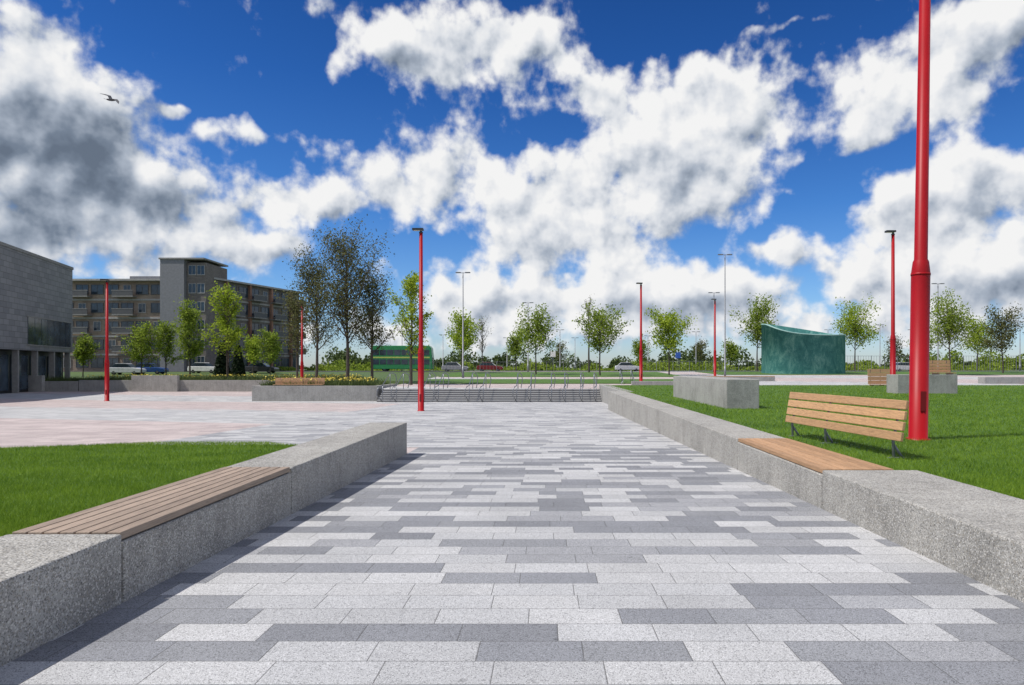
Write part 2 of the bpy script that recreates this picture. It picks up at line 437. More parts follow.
def column(loc,H):
    root=empty('street_lamp',loc)
    b=MB(); b.tube([(0,0,-.1),(0,0,1.2),(0,0,1.21),(0,0,H)],[.13,.12,.09,.05],10); b.obj('pole',[M_galv],parent=root)
    b=MB(); b.tube([(-.6,0,H+.02),(.6,0,H+.02)],.04,6); b.box(-.8,-.25,-.17,.17,H,H+.1); b.box(.25,.8,-.17,.17,H,H+.1)
    b.obj('lamp_head',[M_galv],parent=root,bevel=.02)
    return tag(root,'tall grey steel street lamp with twin flat heads','street lamp','grey street lamps behind the square')
def place_col(x,top,Y):
    z=tz(Y) if x>372 else bz(Y); column((px(x,Y),Y,z),pz(top,Y)-z)
for x,t,Y in [(463,273,75),(725,255,78),(528,303,100),(938,284,92),(714,293,98),(560,330,130),(507,338,140),(1020,322,130),(780,330,150),(402,322,120),(575,338,150),(443,335,140),(648,336,140),(696,332,135),(828,330,150),(880,325,140),(912,330,135)]: place_col(x,t,Y)

# ---------------------------------------------------------------- steps
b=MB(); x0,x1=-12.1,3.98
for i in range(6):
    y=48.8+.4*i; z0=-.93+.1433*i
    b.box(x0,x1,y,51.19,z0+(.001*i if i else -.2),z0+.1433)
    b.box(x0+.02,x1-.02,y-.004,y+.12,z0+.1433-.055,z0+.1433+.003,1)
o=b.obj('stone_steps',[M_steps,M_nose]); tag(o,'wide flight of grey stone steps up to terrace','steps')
def rail(X):
    root=empty('handrail',(X,48.8,-.927))
    for dx in (-.5,.5):
        b=MB()
        p=[(dx,.05,.0),(dx-.25,-.6,.5),(dx-.2,-.62,.95),(dx-.1,-.4,1.12),(dx,-.05,1.15),(dx,2.4,2.04),(dx+.1,2.9,2.06),(dx+.25,3.2,1.9),(dx+.3,3.3,1.5),(dx+.2,3.1,.9)]
        b.tube(p,.032,8)
        b.obj('rail',[M_steel],parent=root)
        for y,z0,z1 in ((.1,0,1.2),(2.45,.84,2.04)):
            b=MB(); b.tube([(dx,y,z0),(dx,y,z1)],.027,6); b.obj('post',[M_steel],parent=root)
    return tag(root,'double steel handrail climbing the steps','handrail','handrails on the steps')
H0=rail(-11.2)
for X in (-8.2,-5.0,-1.6,.9,3.1): copy_thing(H0,(X,48.8,-.927))
copy_thing(H0,(px(626,62),60,-.75))

# ---------------------------------------------------------------- planters
def planter(x0,x1,y0,y1,z0,z1,label):
    root=empty('planter',((x0+x1)/2,y0,z0)); ox,oy,oz=root.location
    b=MB(); w=.35
    b.box(x0-ox,x1-ox,0,w,0,z1-z0); b.box(x0-ox,x1-ox,y1-y0-w,y1-y0,0,z1-z0)
    b.box(x0-ox,x0-ox+w,w,y1-y0-w,0,z1-z0); b.box(x1-ox-w,x1-ox,w,y1-y0-w,0,z1-z0)
    b.obj('wall',[M_conc2],parent=root,bevel=.015)
    b=MB(); b.box(x0-ox+w,x1-ox-w,w,y1-y0-w,0,z1-z0-.08); b.obj('soil',[M_soil],parent=root)
    tag(root,label,'planter')
def plants(x0,x1,y0,y1,z,n,h,fl=.1,leaf=None,name='planting'):
    cl=rng.uniform([x0,y0],[x1,y1],(max(3,n//25),2)); c=cl[rng.integers(0,len(cl),n)]+rng.normal(0,.22,(n,2))
    c[:,0]=np.clip(c[:,0],x0,x1); c[:,1]=np.clip(c[:,1],y0,y1)
    P=np.concatenate([c,np.full((n,1),z)],1)
    V=blades(P,rng.uniform(.5,1.2,n)*h,np.full(n,.03))
    me=tris_mesh(name,V,leaf or M_leafM)
    nf=int(n*fl)
    o=bpy.data.objects.new(name,me); col.objects.link(o); o['kind']='stuff'; o['label']='green bedding plants with yellow flowers in planter'
    if nf:
        Q=P[:nf]+np.stack([rng.normal(0,.1,nf),rng.normal(0,.1,nf),rng.uniform(.7,1.1,nf)*h],1)
        D=rng.normal(0,.06,(nf,3,3)); V=(Q[:,None,:]+D).reshape(-1,3)
        me=tris_mesh('flowers',V,M_yel); o2=bpy.data.objects.new('flowers',me); col.objects.link(o2); o2['kind']='stuff'; o2['label']='yellow daffodil flowers in planter'
planter(-21.8,-12.5,50.6,57,-.99,.18,'long grey concrete planter beside the steps')
plants(-21.3,-12.9,51,56.5,.1,6000,.6,.10,M_leafX)
planter(-49,-20.2,71.6,78,-.99,.22,'long low grey concrete planter with bedding plants')
plants(-48.5,-20.6,72,77.5,.1,12000,.65,.08,M_leafX)
planter(-68,-49.1,71.6,77,-.99,.12,'low grey concrete planter wall near gallery')
plants(-67,-49.6,72,76.5,-.0,6000,.6,.0,M_leafX)
block(-57,-52.5,71.1,71.55,-.98,.72,'raised grey concrete seat block on planter edge')
block(-43.2,-38.4,71.1,71.55,-.98,.72,'raised grey concrete seat block at planter edge')
def backrest(x0,x1,y,z,h,label):
    root=empty('timber_bench',((x0+x1)/2,y,z)); w=(x1-x0)/2
    b=MB(); n=4
    for i in range(n):
        zz=.12+(h-.12)*i/n; b.box(-w,w,-.03+.02*i,.01+.02*i,zz,zz+(h-.12)/n-.02)
    b.obj('backrest',[M_woodx],parent=root)
    b=MB()
    for k in range(3): b.box(-w,w,-.5+.15*k,-.37+.15*k,.06,.1)
    b.obj('seat',[M_woodx],parent=root)
    for xx in (-w*.8,0,w*.8):
        b=MB(); b.tube([(xx,.03,0),(xx,.05,h*.95)],.025,6); b.box(xx-.03,xx+.03,-.5,.05,0,.055); b.obj('leg',[M_dark],parent=root)
    tag(root,label,'bench')
backrest(18.2,19.9,33.6,1.18,.72,'slatted timber seat with backrest on concrete block')
backrest(px(868,48),px(893,48),48,.25,1.2,'slatted timber bench with backrest on lawn edge')
backrest(-20.3,-16.6,51.2,.18,.6,'slatted timber seat on top of concrete planter')
def bar_bench(x0,x1,y,z):
    root=empty('long_bench',((x0+x1)/2,y,z)); w=(x1-x0)/2
    b=MB(); b.box(-w,w,0,1,0,.42); b.obj('base',[M_conc2],parent=root,bevel=.02)
    b=MB()
    for k in range(5): b.box(-w,w,.02+k*.2,.2+k*.2,.425,.49)
    b.obj('seat',[M_woodx],parent=root)
    tag(root,'long low timber topped concrete bench on terrace','bench')
bar_bench(px(688,66),px(775,66),66,tz(66))
block(px(985,60),px(1060,60),60,61,tz(60)-.05,tz(60)+.6,'long low concrete seat wall on terrace')
block(px(632,57),px(676,57),57,57.6,tz(57)-.1,tz(57)+.35,'low concrete seat wall on terrace')

# ---------------------------------------------------------------- trees
def tree_meshes(seed,H,Rr,hb,nleaf,ls,mat,nb=20,spread=.35,upr=.7):
    r=random.Random(seed); g=np.random.default_rng(seed)
    b=MB(); pts=[];x=y=0
    N=8
    for i in range(N+1):
        z=H*.93*i/N; pts.append(Vector((x,y,z))); x+=r.gauss(0,.03*H/8); y+=r.gauss(0,.03*H/8)
    r0=.012*H+.025
    b.tube([pts[0]-Vector((0,0,.2))]+pts,[r0*1.25]+[r0*(1-.88*i/N) for i in range(N+1)],8)
    lp=[];lw=[]
    for k in range(nb):
        t=hb/H+(.90-hb/H)*(k+r.random())/nb
        f=t*H/(H*.93)*N; i=min(int(f),N-1); p=pts[i].lerp(pts[i+1],f-i)
        rel=(t-hb/H)/(1-hb/H)
        L=Rr*(1.15*math.sqrt(max(0,1-(rel*1.25-.35)**2)))*r.uniform(.6,1.25)
        a=k*2.4+r.uniform(-.5,.5); el=upr*r.uniform(.5,1.2)+rel*.4
        d=Vector((math.cos(a)*math.cos(el),math.sin(a)*math.cos(el),math.sin(el)))
        q=[p]; wgt=r.uniform(.4,1.5)
        for s in range(1,5):
            d=(d+Vector((r.gauss(0,.14),r.gauss(0,.14),.08+r.gauss(0,.1)))).normalized(); q.append(q[-1]+d*L/4)
        br=r0*(.38-.22*rel); b.tube(q,[br*(1-.2*s) for s in range(5)],5,cap=False)
        for s in range(1,5):
            lp.append(q[s]); lw.append(.5*wgt)
            for _ in range(3):
                d2=(d+Vector((r.gauss(0,.7),r.gauss(0,.7),r.gauss(.15,.4)))).normalized()
                e=q[s]+d2*L*r.uniform(.2,.42); mdl=(q[s]+e)/2+Vector((0,0,.04*L))
                b.tube([q[s],mdl,e],[br*.35,br*.22,br*.08],4,cap=False)
                lp+=[mdl,e]; lw+=[.7*wgt,r.uniform(.2,2.)*wgt]
    lp.append(pts[-1]); lw.append(1.)
    lp=np.array([tuple(v) for v in lp]); lw=np.array(lw); lw/=lw.sum()
    idx=g.choice(len(lp),nleaf,p=lw); C=lp[idx]+g.normal(0,spread*Rr*.3,(nleaf,3))
    C[:,2]=np.maximum(C[:,2],hb*.85)
    A=g.normal(0,1,(nleaf,3)); A/=np.linalg.norm(A,axis=1)[:,None]; B=np.cross(A,g.normal(0,1,(nleaf,3))); B/=np.linalg.norm(B,axis=1)[:,None]
    s=ls*g.uniform(.6,1.3,nleaf)[:,None]
    V=np.stack([C-A*s,C-B*s*.55,C+A*s,C+B*s*.55],1).reshape(-1,3)
    me=tris_mesh('crown',V,mat,4)
    return b,me
def tree(seed,loc,H,Rr,hb,nleaf,ls,mat,label,group=None,**k):
    root=empty('tree',loc); b,me=tree_meshes(seed,H,Rr,hb,nleaf,ls,mat,**k)
    b.obj('trunk',[M_bark],parent=root)
    c=bpy.data.objects.new('crown',me); col.objects.link(c); c.parent=root
    return tag(root,label,'tree',group)
def ptree(seed,x,top,rp,Y,base,mat,n,ls,label,hbf=.3,**k):
    H=pz(top,Y)-base
    return tree(seed,(px(x,Y),Y,base),H*.90,rp*.85*Y/F,H*hbf,int(n*.75),ls,mat,label,'trees around the square',**k)
DK='tall tree in early leaf with broad open crown'; BR='young tree with sparse bright green spring leaves'; MD='small round-headed tree with fresh green leaves'
ptree(1,347,228,46,60,.1,M_leafD,14500,.088,DK,.24,nb=44,spread=.42,upr=.8)
ptree(2,316,252,34,63,.1,M_leafD,10500,.088,DK,.24,nb=34,spread=.42,upr=.8)
ptree(3,372,268,26,61,.1,M_leafD,6500,.088,DK,.25,nb=28,spread=.42,upr=.8)
ptree(31,297,292,20,72,.1,M_leafD,5000,.095,DK,.25,nb=24,upr=.9,spread=.45)
ptree(4,411,260,20,58,.05,M_leafB,4600,.11,BR,.22,nb=28,upr=.6,spread=.4)
ptree(5,228,283,20,75,.1,M_leafB,5200,.13,BR,.22,nb=24,upr=.8,spread=.4)
ptree(6,190,306,20,85,.35,M_leafM,5500,.14,MD,.2,upr=.9,spread=.45)
ptree(7,166,322,15,88,.4,M_leafM,3400,.14,MD,.2,spread=.45)
ptree(8,141,327,17,86,.4,M_leafM,4000,.14,MD,.2,spread=.45)
ptree(9,83,336,11,84,.2,M_leafM,3000,.14,MD,.3,spread=.5)
ptree(10,462,321,21,92,tz(92),M_leafB,4800,.15,MD,.34,spread=.5)
ptree(11,536,316,22,86,tz(86),M_leafM,5200,.14,MD,.34,spread=.5)
ptree(12,600,311,22,82,tz(82),M_leafM,5200,.14,MD,.34,spread=.5)
ptree(13,589,290,13,96,tz(96),M_leafD,500,.09,'bare slender tree with hardly any leaves',.3,upr=1.1)
ptree(14,669,315,23,84,tz(84),M_leafB,5600,.14,MD,.32,spread=.5)
ptree(15,757,308,22,112,.95,M_leafM,5600,.17,MD,.34,spread=.55)
ptree(16,731,345,10,130,1,M_leafM,2500,.18,MD,.2,spread=.7)
ptree(17,855,310,24,108,.95,M_leafB,6000,.16,MD,.34,spread=.55)
ptree(18,950,303,27,84,tz(84),M_leafM,6500,.13,MD,.32,spread=.5)
ptree(19,1003,312,20,92,tz(92),M_leafD,5000,.13,MD,.3,spread=.55)
ptree(20,482,316,13,112,.93,M_leafD,700,.10,'bare slender tree with hardly any leaves',.3,upr=1.1)
ptree(21,516,334,11,120,1,M_leafM,2800,.16,MD,.3,spread=.7)
ptree(22,977,322,15,110,1,M_leafB,3600,.16,MD,.3,spread=.7)
ptree(23,270,333,14,92,.5,M_leafM,3000,.15,MD,.25,spread=.6)
ptree(24,253,337,10,96,.5,M_leafB,2200,.15,MD,.25,spread=.6)
ptree(26,640,343,11,150,1,M_leafM,2600,.2,MD,.25,spread=.7)
ptree(27,700,341,10,145,1,M_leafD,1500,.16,MD,.25,spread=.6)
ptree(28,560,345,9,150,1,M_leafD,1300,.16,MD,.25,spread=.6)
ptree(29,895,340,12,140,1,M_leafD,1600,.16,MD,.25,spread=.6)
ptree(30,925,332,13,135,1,M_leafM,2400,.17,MD,.25,spread=.6)
def conifer(x,top,rp,Y,base):
    H=pz(top,Y)-base; Rr=rp*Y/F; n=2600; root=empty('conifer',(px(x,Y),Y,base))
    t=rng.uniform(0,1,n)**.8; a=rng.uniform(0,6.283,n); rr=Rr*(1-t*.85)*np.sqrt(rng.uniform(.1,1,n))
    C=np.stack([rr*np.cos(a),rr*np.sin(a),t*H],1); A=rng.normal(0,1,(n,3));A/=np.linalg.norm(A,axis=1)[:,None]; B=np.cross(A,rng.normal(0,1,(n,3)));B/=np.linalg.norm(B,axis=1)[:,None]
    V=np.stack([C-A*.2,C-B*.1,C+A*.2,C+B*.1],1).reshape(-1,3)
    c=bpy.data.objects.new('crown',tris_mesh('crown',V,M_con,4)); col.objects.link(c); c.parent=root
    b=MB(); b.tube([(0,0,-.1),(0,0,H*.9)],[.12,.02],6); b.obj('trunk',[M_bark],parent=root); tag(root,'dense dark green conifer shrub','conifer')
conifer(222,343,9,82,.3); conifer(238,346,8,82,.3)
def mass(name,n,x0,x1,Y0,Y1,hmin,hmax,size,mat,label,seed=1,sp=6):
    g=np.random.default_rng(seed)
    nc=max(6,int((x1-x0)/sp)); cx=g.uniform(x0,x1,nc); cy=g.uniform(Y0,Y1,nc); ch=hmin+(hmax-hmin)*g.uniform(0,1,nc)**2; cr=g.uniform(2.0,5,nc)
    i=g.integers(0,nc,n); D=g.normal(0,1,(n,3)); D/=np.linalg.norm(D,axis=1)[:,None]; D*=g.uniform(.3,1,n)[:,None]**.5
    C=np.stack([cx[i]+D[:,0]*cr[i],cy[i]+D[:,1]*cr[i],np.abs(D[:,2])*ch[i]+1.0],1)
    A=g.normal(0,1,(n,3));A/=np.linalg.norm(A,axis=1)[:,None]; B=np.cross(A,g.normal(0,1,(n,3)));B/=np.linalg.norm(B,axis=1)[:,None]
    V=np.stack([C-A*size,C-B*size*.6,C+A*size,C+B*size*.6],1).reshape(-1,3)
    o=bpy.data.objects.new(name,tris_mesh(name,V,mat,4)); col.objects.link(o); o['kind']='stuff'; o['label']=label
mass('distant_wood',60000,-150,330,185,230,1.2,7.5,.5,M_leafX,'far dark green band of trees on the horizon',1,2.5)
mass('hedge',16000,-75,120,126,130,.6,2.2,.25,M_leafM,'low green hedge along the road',4,3)
mass('distant_wood',9000,70,140,150,165,2,6,.35,M_leafM,'far green trees behind the terrace',7,4)

# ---------------------------------------------------------------- green copper structure
b=MB(); Yc=92; n=96
cx=(px(764,Yc)+px(841,Yc))/2; a=(px(841,Yc)-px(764,Yc))/2; bb=4.2; z0=tz(Yc)-.1
vs=[];fs=[]
for k in range(n):
    t=2*math.pi*k/n; c,s_=math.cos(t),math.sin(t)
    e=.75
    c2=math.copysign(abs(c)**e,c); s2=math.copysign(abs(s_)**e,s_)
    xr=(c2+1)/2
    if s_<0: ht=6.8-1.5*xr-1.25*(-s_)**1.2*(1-xr)**.6
    else: ht=6.8-1.5*xr+.5*s_
    for rr,(zz) in ((1,0),(1,ht-.14),(1.008,ht-.139),(1.008,ht),(.955,ht),(.955,0)):
        vs.append((a*rr*c2,bb*rr*s2,zz))
mi=[0,0,1,1,0]
b.v=[tuple(v) for v in vs]
for k in range(n):
    k2=(k+1)%n
    for j in range(5): b.f.append((k*6+j,k2*6+j,k2*6+j+1,k*6+j+1)); b.m.append(mi[j]); b.sm.append(True)
mt,t,bs=newmat('verdigris_copper'); p=t.obj()
n1=t.noise(t.v('MULTIPLY',p,(1,1,.6)),.9,8,.72,.8); n2=t.noise(p,9,4,.6)
t.l.new(t.ramp(t.m('ADD',t.m('MULTIPLY',n1,.75),t.m('MULTIPLY',n2,.25)),[(.34,(.03,.11,.11)),(.5,(.06,.19,.18)),(.66,(.18,.35,.31))]),bs.inputs['Base Color'])
bs.inputs['Roughness'].default_value=.95; bs.inputs['Specular IOR Level'].default_value=.1
o=b.obj('copper_pavilion',[mt,simple('pale_verdigris',(.28,.45,.42),.8)],loc=(cx,Yc,z0)); tag(o,'curved turquoise copper clad pavilion with sloping top','pavilion')
def fence(x0,x1,Y,z,h=1.1,label='grey steel railing fence',pitch=.5):
    b=MB(); nn=int((x1-x0)/pitch)
    for z_ in (.15,h): b.box(x0,x1,-.02,.02,z_-.02,z_+.02)
    for i in range(nn+1):
        xx=x0+(x1-x0)*i/nn; b.box(xx-.012,xx+.012,-.012,.012,.0,h-.021) if i%5 else b.box(xx-.035,xx+.035,-.035,.035,-.1,h+.06)
    tag(b.obj('railing_fence',[M_galv],loc=(0,Y,z)),label,'fence')
fence(px(640,104),px(765,104),104,.93,1.6)
fence(px(845,104),px(1040,104),104,.93,2.4,'tall grey steel mesh fence',.4)
fence(px(430,104),px(600,104),104,.93,1.5)
# ---------------------------------------------------------------- vehicles
M_busg=simple('bus_green',(.03,.24,.08),.3); M_busl=simple('bus_light',(.5,.55,.12),.3)
G=glassmat('window_glass')
def wheels(root,xs,w,r):
    for x in xs:
        for s in (-1,1):
            y0=s*w-.12*s
            b=MB(); b.tube([(x,y0-.11,r),(x,y0+.11,r)],[r,r],16); b.tube([(x,y0+s*.112,r),(x,y0+s*.12,r)],[r*.55,r*.5],12,1)
            b.obj('wheel',[M_black,M_steel],parent=root)
def bus(x,Y,rz=0):
    root=empty('double_decker_bus',(px(x,Y),Y,bz(Y)+.02),(0,0,rz)); L=10.2
    b=MB(); b.prof([(-L/2,.35),(L/2,.35),(L/2,2.2),(L/2-.15,3.9),(L/2-.5,4.3),(-L/2+.25,4.3),(-L/2,4.0)],-1.25,1.25)
    b.obj('body',[M_busg],parent=root,bevel=.08)
    b=MB(); b.box(-L/2+.2,L/2-.4,-1.265,1.265,2.2,2.42); b.obj('light_stripe',[M_busl],parent=root)
    for z,(a,c) in ((1.2,(1.15,2.0)),(2.7,(2.7,3.6))):
        for i in range(8):
            x0=-L/2+.25+i*1.2; b=MB(); b.box(x0,x0+1.06,-1.275,1.275,a,c); b.obj('window',[G],parent=root)
    b=MB(); b.box(L/2-.2,L/2+.02,-1.1,1.1,1.2,2.3); b.obj('windscreen',[G],parent=root)
    wheels(root,(-L/2+2.2,L/2-2.2),1.2,.5)
    tag(root,'green double decker bus with yellow stripe on the road','bus')
bus(403,116,.03)
def car(x,Y,c,rz,nm,z=None):
    root=empty('parked_car',(px(x,Y),Y,bz(Y)+.02 if z is None else z),(0,0,rz))
    m=simple(nm+'_car_paint',c,.25)
    b=MB(); b.prof([(-2.1,.25),(2.1,.25),(2.15,.6),(2.0,.78),(1.1,.92),(-2.0,.95),(-2.12,.7)],-.86,.86); b.obj('body',[m],parent=root,bevel=.06)
    b=MB(); b.prof([(-1.75,.93),(1.0,.90),(.35,1.42),(-1.2,1.45)],-.74,.74); b.obj('window',[G],parent=root,bevel=.04)
    b=MB(); b.prof([(-1.25,1.44),(.38,1.42),(.2,1.49),(-1.05,1.5)],-.72,.72); b.obj('roof',[m],parent=root,bevel=.02)
    wheels(root,(-1.3,1.3),.86,.32)
    tag(root,nm+' car parked beyond the planting','car')
car(127,92,(.6,.62,.65),.1,'silver'); car(150,94,(.03,.08,.25),.1,'blue'); car(205,98,(.7,.7,.7),0,'white')
car(262,98,(.05,.05,.06),0,'black'); car(455,112,(.3,.3,.32),0,'grey'); car(490,112,(.2,.02,.02),0,'red'); car(628,113,(.6,.6,.62),0,'silver'); car(905,112,(.65,.65,.65),0,'white')
def sign(x,Y,c,h,nm):
    z=tz(Y) if Y<104 else bz(Y); root=empty('road_sign',(px(x,Y),Y,z)); b=MB(); b.tube([(0,0,-.1),(0,0,h)],.04,6); b.obj('post',[M_galv],parent=root)
    b=MB(); b.box(-.4,.4,-.07,-.045,h-.9,h); b.obj('panel',[c],parent=root,bevel=.02); tag(root,nm+' sign panel on steel post','sign')
sign(553,104.5,M_white,3.2,'white'); sign(678,104.6,simple('blue_sign',(.03,.1,.4)),3,'blue'); sign(812,120,M_white,3,'white')

# ---------------------------------------------------------------- buildings
mt,t,bs=newmat('gallery_cladding'); X,Y_,Z=t.sep(t.obj())
br=t.n.new('ShaderNodeTexBrick'); t.l.new(t.comb(X,Z,0.),br.inputs[0]); br.inputs['Scale'].default_value=1; br.inputs['Brick Width'].default_value=1.1; br.inputs['Row Height'].default_value=.55
br.inputs['Mortar Size'].default_value=.02; br.inputs['Color1'].default_value=(.19,.192,.20,1); br.inputs['Color2'].default_value=(.26,.262,.265,1); br.inputs['Mortar'].default_value=(.10,.10,.10,1)
t.l.new(br.outputs[0],bs.inputs['Base Color']); bs.inputs['Roughness'].default_value=.8; M_gal=mt
def brickmat(name,c1,c2):
    mt,t,bs=newmat(name); X,Y_,Z=t.sep(t.obj())
    br=t.n.new('ShaderNodeTexBrick'); t.l.new(t.comb(t.m('ADD',X,Y_),Z,0.),br.inputs[0]); br.inputs['Scale'].default_value=1; br.inputs['Brick Width'].default_value=.45; br.inputs['Row Height'].default_value=.15
    br.inputs['Mortar Size'].default_value=.012; br.inputs['Color1'].default_value=(*c1,1); br.inputs['Color2'].default_value=(*c2,1); br.inputs['Mortar'].default_value=(.2,.18,.16,1)
    n=t.noise(t.obj(),.4,5,.6); cc=t.mix(.6,br.outputs[0],t.ramp(n,[(.3,(.3,.3,.3)),(.7,(.7,.7,.7))]),'OVERLAY')
    t.l.new(cc,bs.inputs['Base Color']); bs.inputs['Roughness'].default_value=.85; return mt
M_br=brickmat('buff_brick',(.23,.17,.125),(.31,.24,.18)); M_br2=brickmat('grey_brick',(.13,.115,.105),(.18,.16,.145)); M_or=brickmat('orange_brick',(.27,.13,.08),(.33,.17,.11))
M_slab=simple('pale_slab',(.34,.335,.325),.8); M_tower=simple('grey_render',(.19,.195,.21),.8); M_slabd=simple('dull_slab',(.24,.235,.225),.8)
ga=math.atan2(.963,-.27)
g=empty('gallery_building',(-44.7,41.5,-1.0),(0,0,ga))
b=MB(); b.box(-12,40,0,25,4.3,14.0); b.obj('upper_wall',[M_gal],parent=g)
b=MB(); b.box(-12,39.9,.9,24.5,0,4.29); 
b.obj('ground_floor_wall',[M_dark],parent=g)
b=MB(); b.box(-12.1,40.1,-.08,25.1,14.0,14.3); b.obj('parapet',[M_slabd],parent=g)
for i in range(7):
    b=MB(); x0=28.6+i*1.55; b.box(x0,x0+1.45,-.05,.2,4.9,7.7); b.obj('window',[G],parent=g)
b=MB(); b.box(28.3,39.6,-.09,-.051,4.78,4.9); b.box(28.3,39.6,-.09,-.051,7.7,7.85); b.obj('window_frame',[M_slabd],parent=g)
for i in range(9):
    x0=2+i*4.2; b=MB(); b.box(x0,x0+3.6,.82,.9,.3,3.8); b.obj('window',[G],parent=g)
    b=MB(); b.box(x0+3.75,x0+4.05,.1,.6,0,4.29); b.obj('column',[M_slabd],parent=g)
tag(g,'large plain grey stone clad gallery with dark ground floor','building')
def wunit(w,h,frame):
    b=MB(); b.box(-w/2,w/2,-.06,.05,0,h,0); b.box(-w/2-.08,w/2+.08,-.10,.0,-.12,-.001,1)
    b.box(-.03,.03,-.09,-.061,0,h,1); b.box(-w/2-.08,-w/2-.001,-.10,0,0,h,1); b.box(w/2+.001,w/2+.08,-.10,0,0,h,1); b.box(-w/2-.08,w/2+.08,-.10,0,h+.001,h+.08,1)
    me=b.obj('window',[G,frame]); d=me.data; bpy.data.objects.remove(me); return d
M_fr=simple('dark_frame',(.08,.08,.08),.5)
WM=wunit(1.9,1.45,M_fr); WB=wunit(2.0,1.6,M_fr); WS=wunit(1.1,1.4,M_slab)
def wing(root,x0,x1,y0,y1,H,wall,nfl,nw,me,balc=None,slabs=True,over=.7):
    b=MB(); b.box(x0,x1,y0,y1,0,H); b.obj('wall',[wall],parent=root)
    b=MB(); b.box(x0-.5,x1+.5,y0-over,y1+.3,H+.001,H+.3); b.obj('roof',[M_slab],parent=root)
    fh=H/nfl; r=random.Random(int(x1*10))
    for f in range(nfl):
        for i in range(nw):
            xx=x0+(x1-x0)*(i+.5)/nw
            o=bpy.data.objects.new('window',me if (i+f)%4 else WS); col.objects.link(o); o.parent=root; o.location=(xx,y0,f*fh+.95)
            if balc and i%balc==1 and f>0:
                bb=MB(); bb.box(xx-1.7,xx+1.7,y0-1.4,y0-.14,f*fh+.35,f*fh+.52,0)
                bb.box(xx-1.7,xx+1.7,y0-1.4,y0-1.34,f*fh+.521,f*fh+1.35,1)
                bb.box(xx-1.75,xx+1.75,y0-1.43,y0-1.31,f*fh+1.351,f*fh+1.45,0)
                bb.obj('balcony',[M_slabd,M_fr],parent=root)
    if slabs:
        b=MB()
        for f in range(1,nfl): b.box(x0-.05,x1+.05,y0-.13,y0-.001,f*fh-.14,f*fh+.14)
        b.obj('floor_band',[M_slab],parent=root)
A=empty('apartment_building',(px(60,112),112,.7))
wing(A,0,17.2,0,14,15.0,M_br,5,7,WM,3,True,1.2)
b=MB(); b.box(17.25,21.5,.6,14,0,14.3); b.obj('link_wall',[M_br2],parent=A)
b=MB(); b.box(9,15,4,12,15.31,16.4); b.obj('roof_plant_room',[M_tower],parent=A)
tag(A,'five storey buff brick apartment building with flat roof','building')
Tw=empty('stair_tower',(px(167,110),110.,.7))
b=MB(); b.box(0,3.8,-2,6,0,18.0); b.obj('wall',[M_tower],parent=Tw)
b=MB(); b.box(3.81,6.9,-1.2,6,0,17.6); b.obj('rear_wall',[M_br2],parent=Tw)
b=MB(); b.box(-.15,7.0,-2.15,6.2,18.001,18.25); b.obj('roof',[M_slabd],parent=Tw)
for f in range(6):
    for xw in (4.7,6.1):
        o=bpy.data.objects.new('window',WS); col.objects.link(o); o.parent=Tw; o.location=(xw,-1.2,f*2.9+1.2)
tag(Tw,'plain grey tower block taller than its neighbours','building')
ang=math.atan2(20.,6.2)
B=empty('apartment_building',(px(213,112),112,.7),(0,0,ang))
wing(B,0,22,0,13,15.3,M_br2,5,8,WB,2)
for i in range(0,8,2):
    b=MB(); x0=22*(i+.5)/8+1.15; b.box(x0,x0+.45,-.5,-.001,0,15.29); b.obj('brick_pier',[M_or],parent=B)
tag(B,'dark grey brick apartment wing with balconies and brick piers','building')

# ---------------------------------------------------------------- gull
b=MB()
b.tube([(-.24,0,.0),(-.2,0,.0),(-.1,0,.0),(.05,0,.01),(.15,0,.02),(.2,0,.035),(.24,0,.03),(.28,0,.02)],[.01,.03,.055,.06,.045,.035,.025,.006],8)
b.add([(-.24,-.02,0),(-.24,.02,0),(-.36,.07,.01),(-.36,-.07,.01)],[(0,1,2,3)])
for s in (-1,1):
    P=[(.10,0.03*s,.03),(.13,.22*s,.13),(.05,.45*s,.10),(-.12,.66*s,.04),(-.08,.42*s,.085),(-.04,.2*s,.11),(-.07,.03*s,.03)]
    vs=[Vector(p) for p in P]; b.add(vs+[v+Vector((0,0,.012)) for v in vs],[(0,1,5,6),(1,2,4,5),(2,3,4),(7,13,12,8),(8,12,11,9),(9,11,10)])
g_=b.obj('gull',[simple('gull_grey',(.10,.10,.11),.7)],loc=(px(111,40),40,pz(100,40)),rot=(.5,-.2,1.2))
g_.scale=(1.25,1.25,1.25)
tag(g_,'grey gull gliding with spread wings in sky','bird')

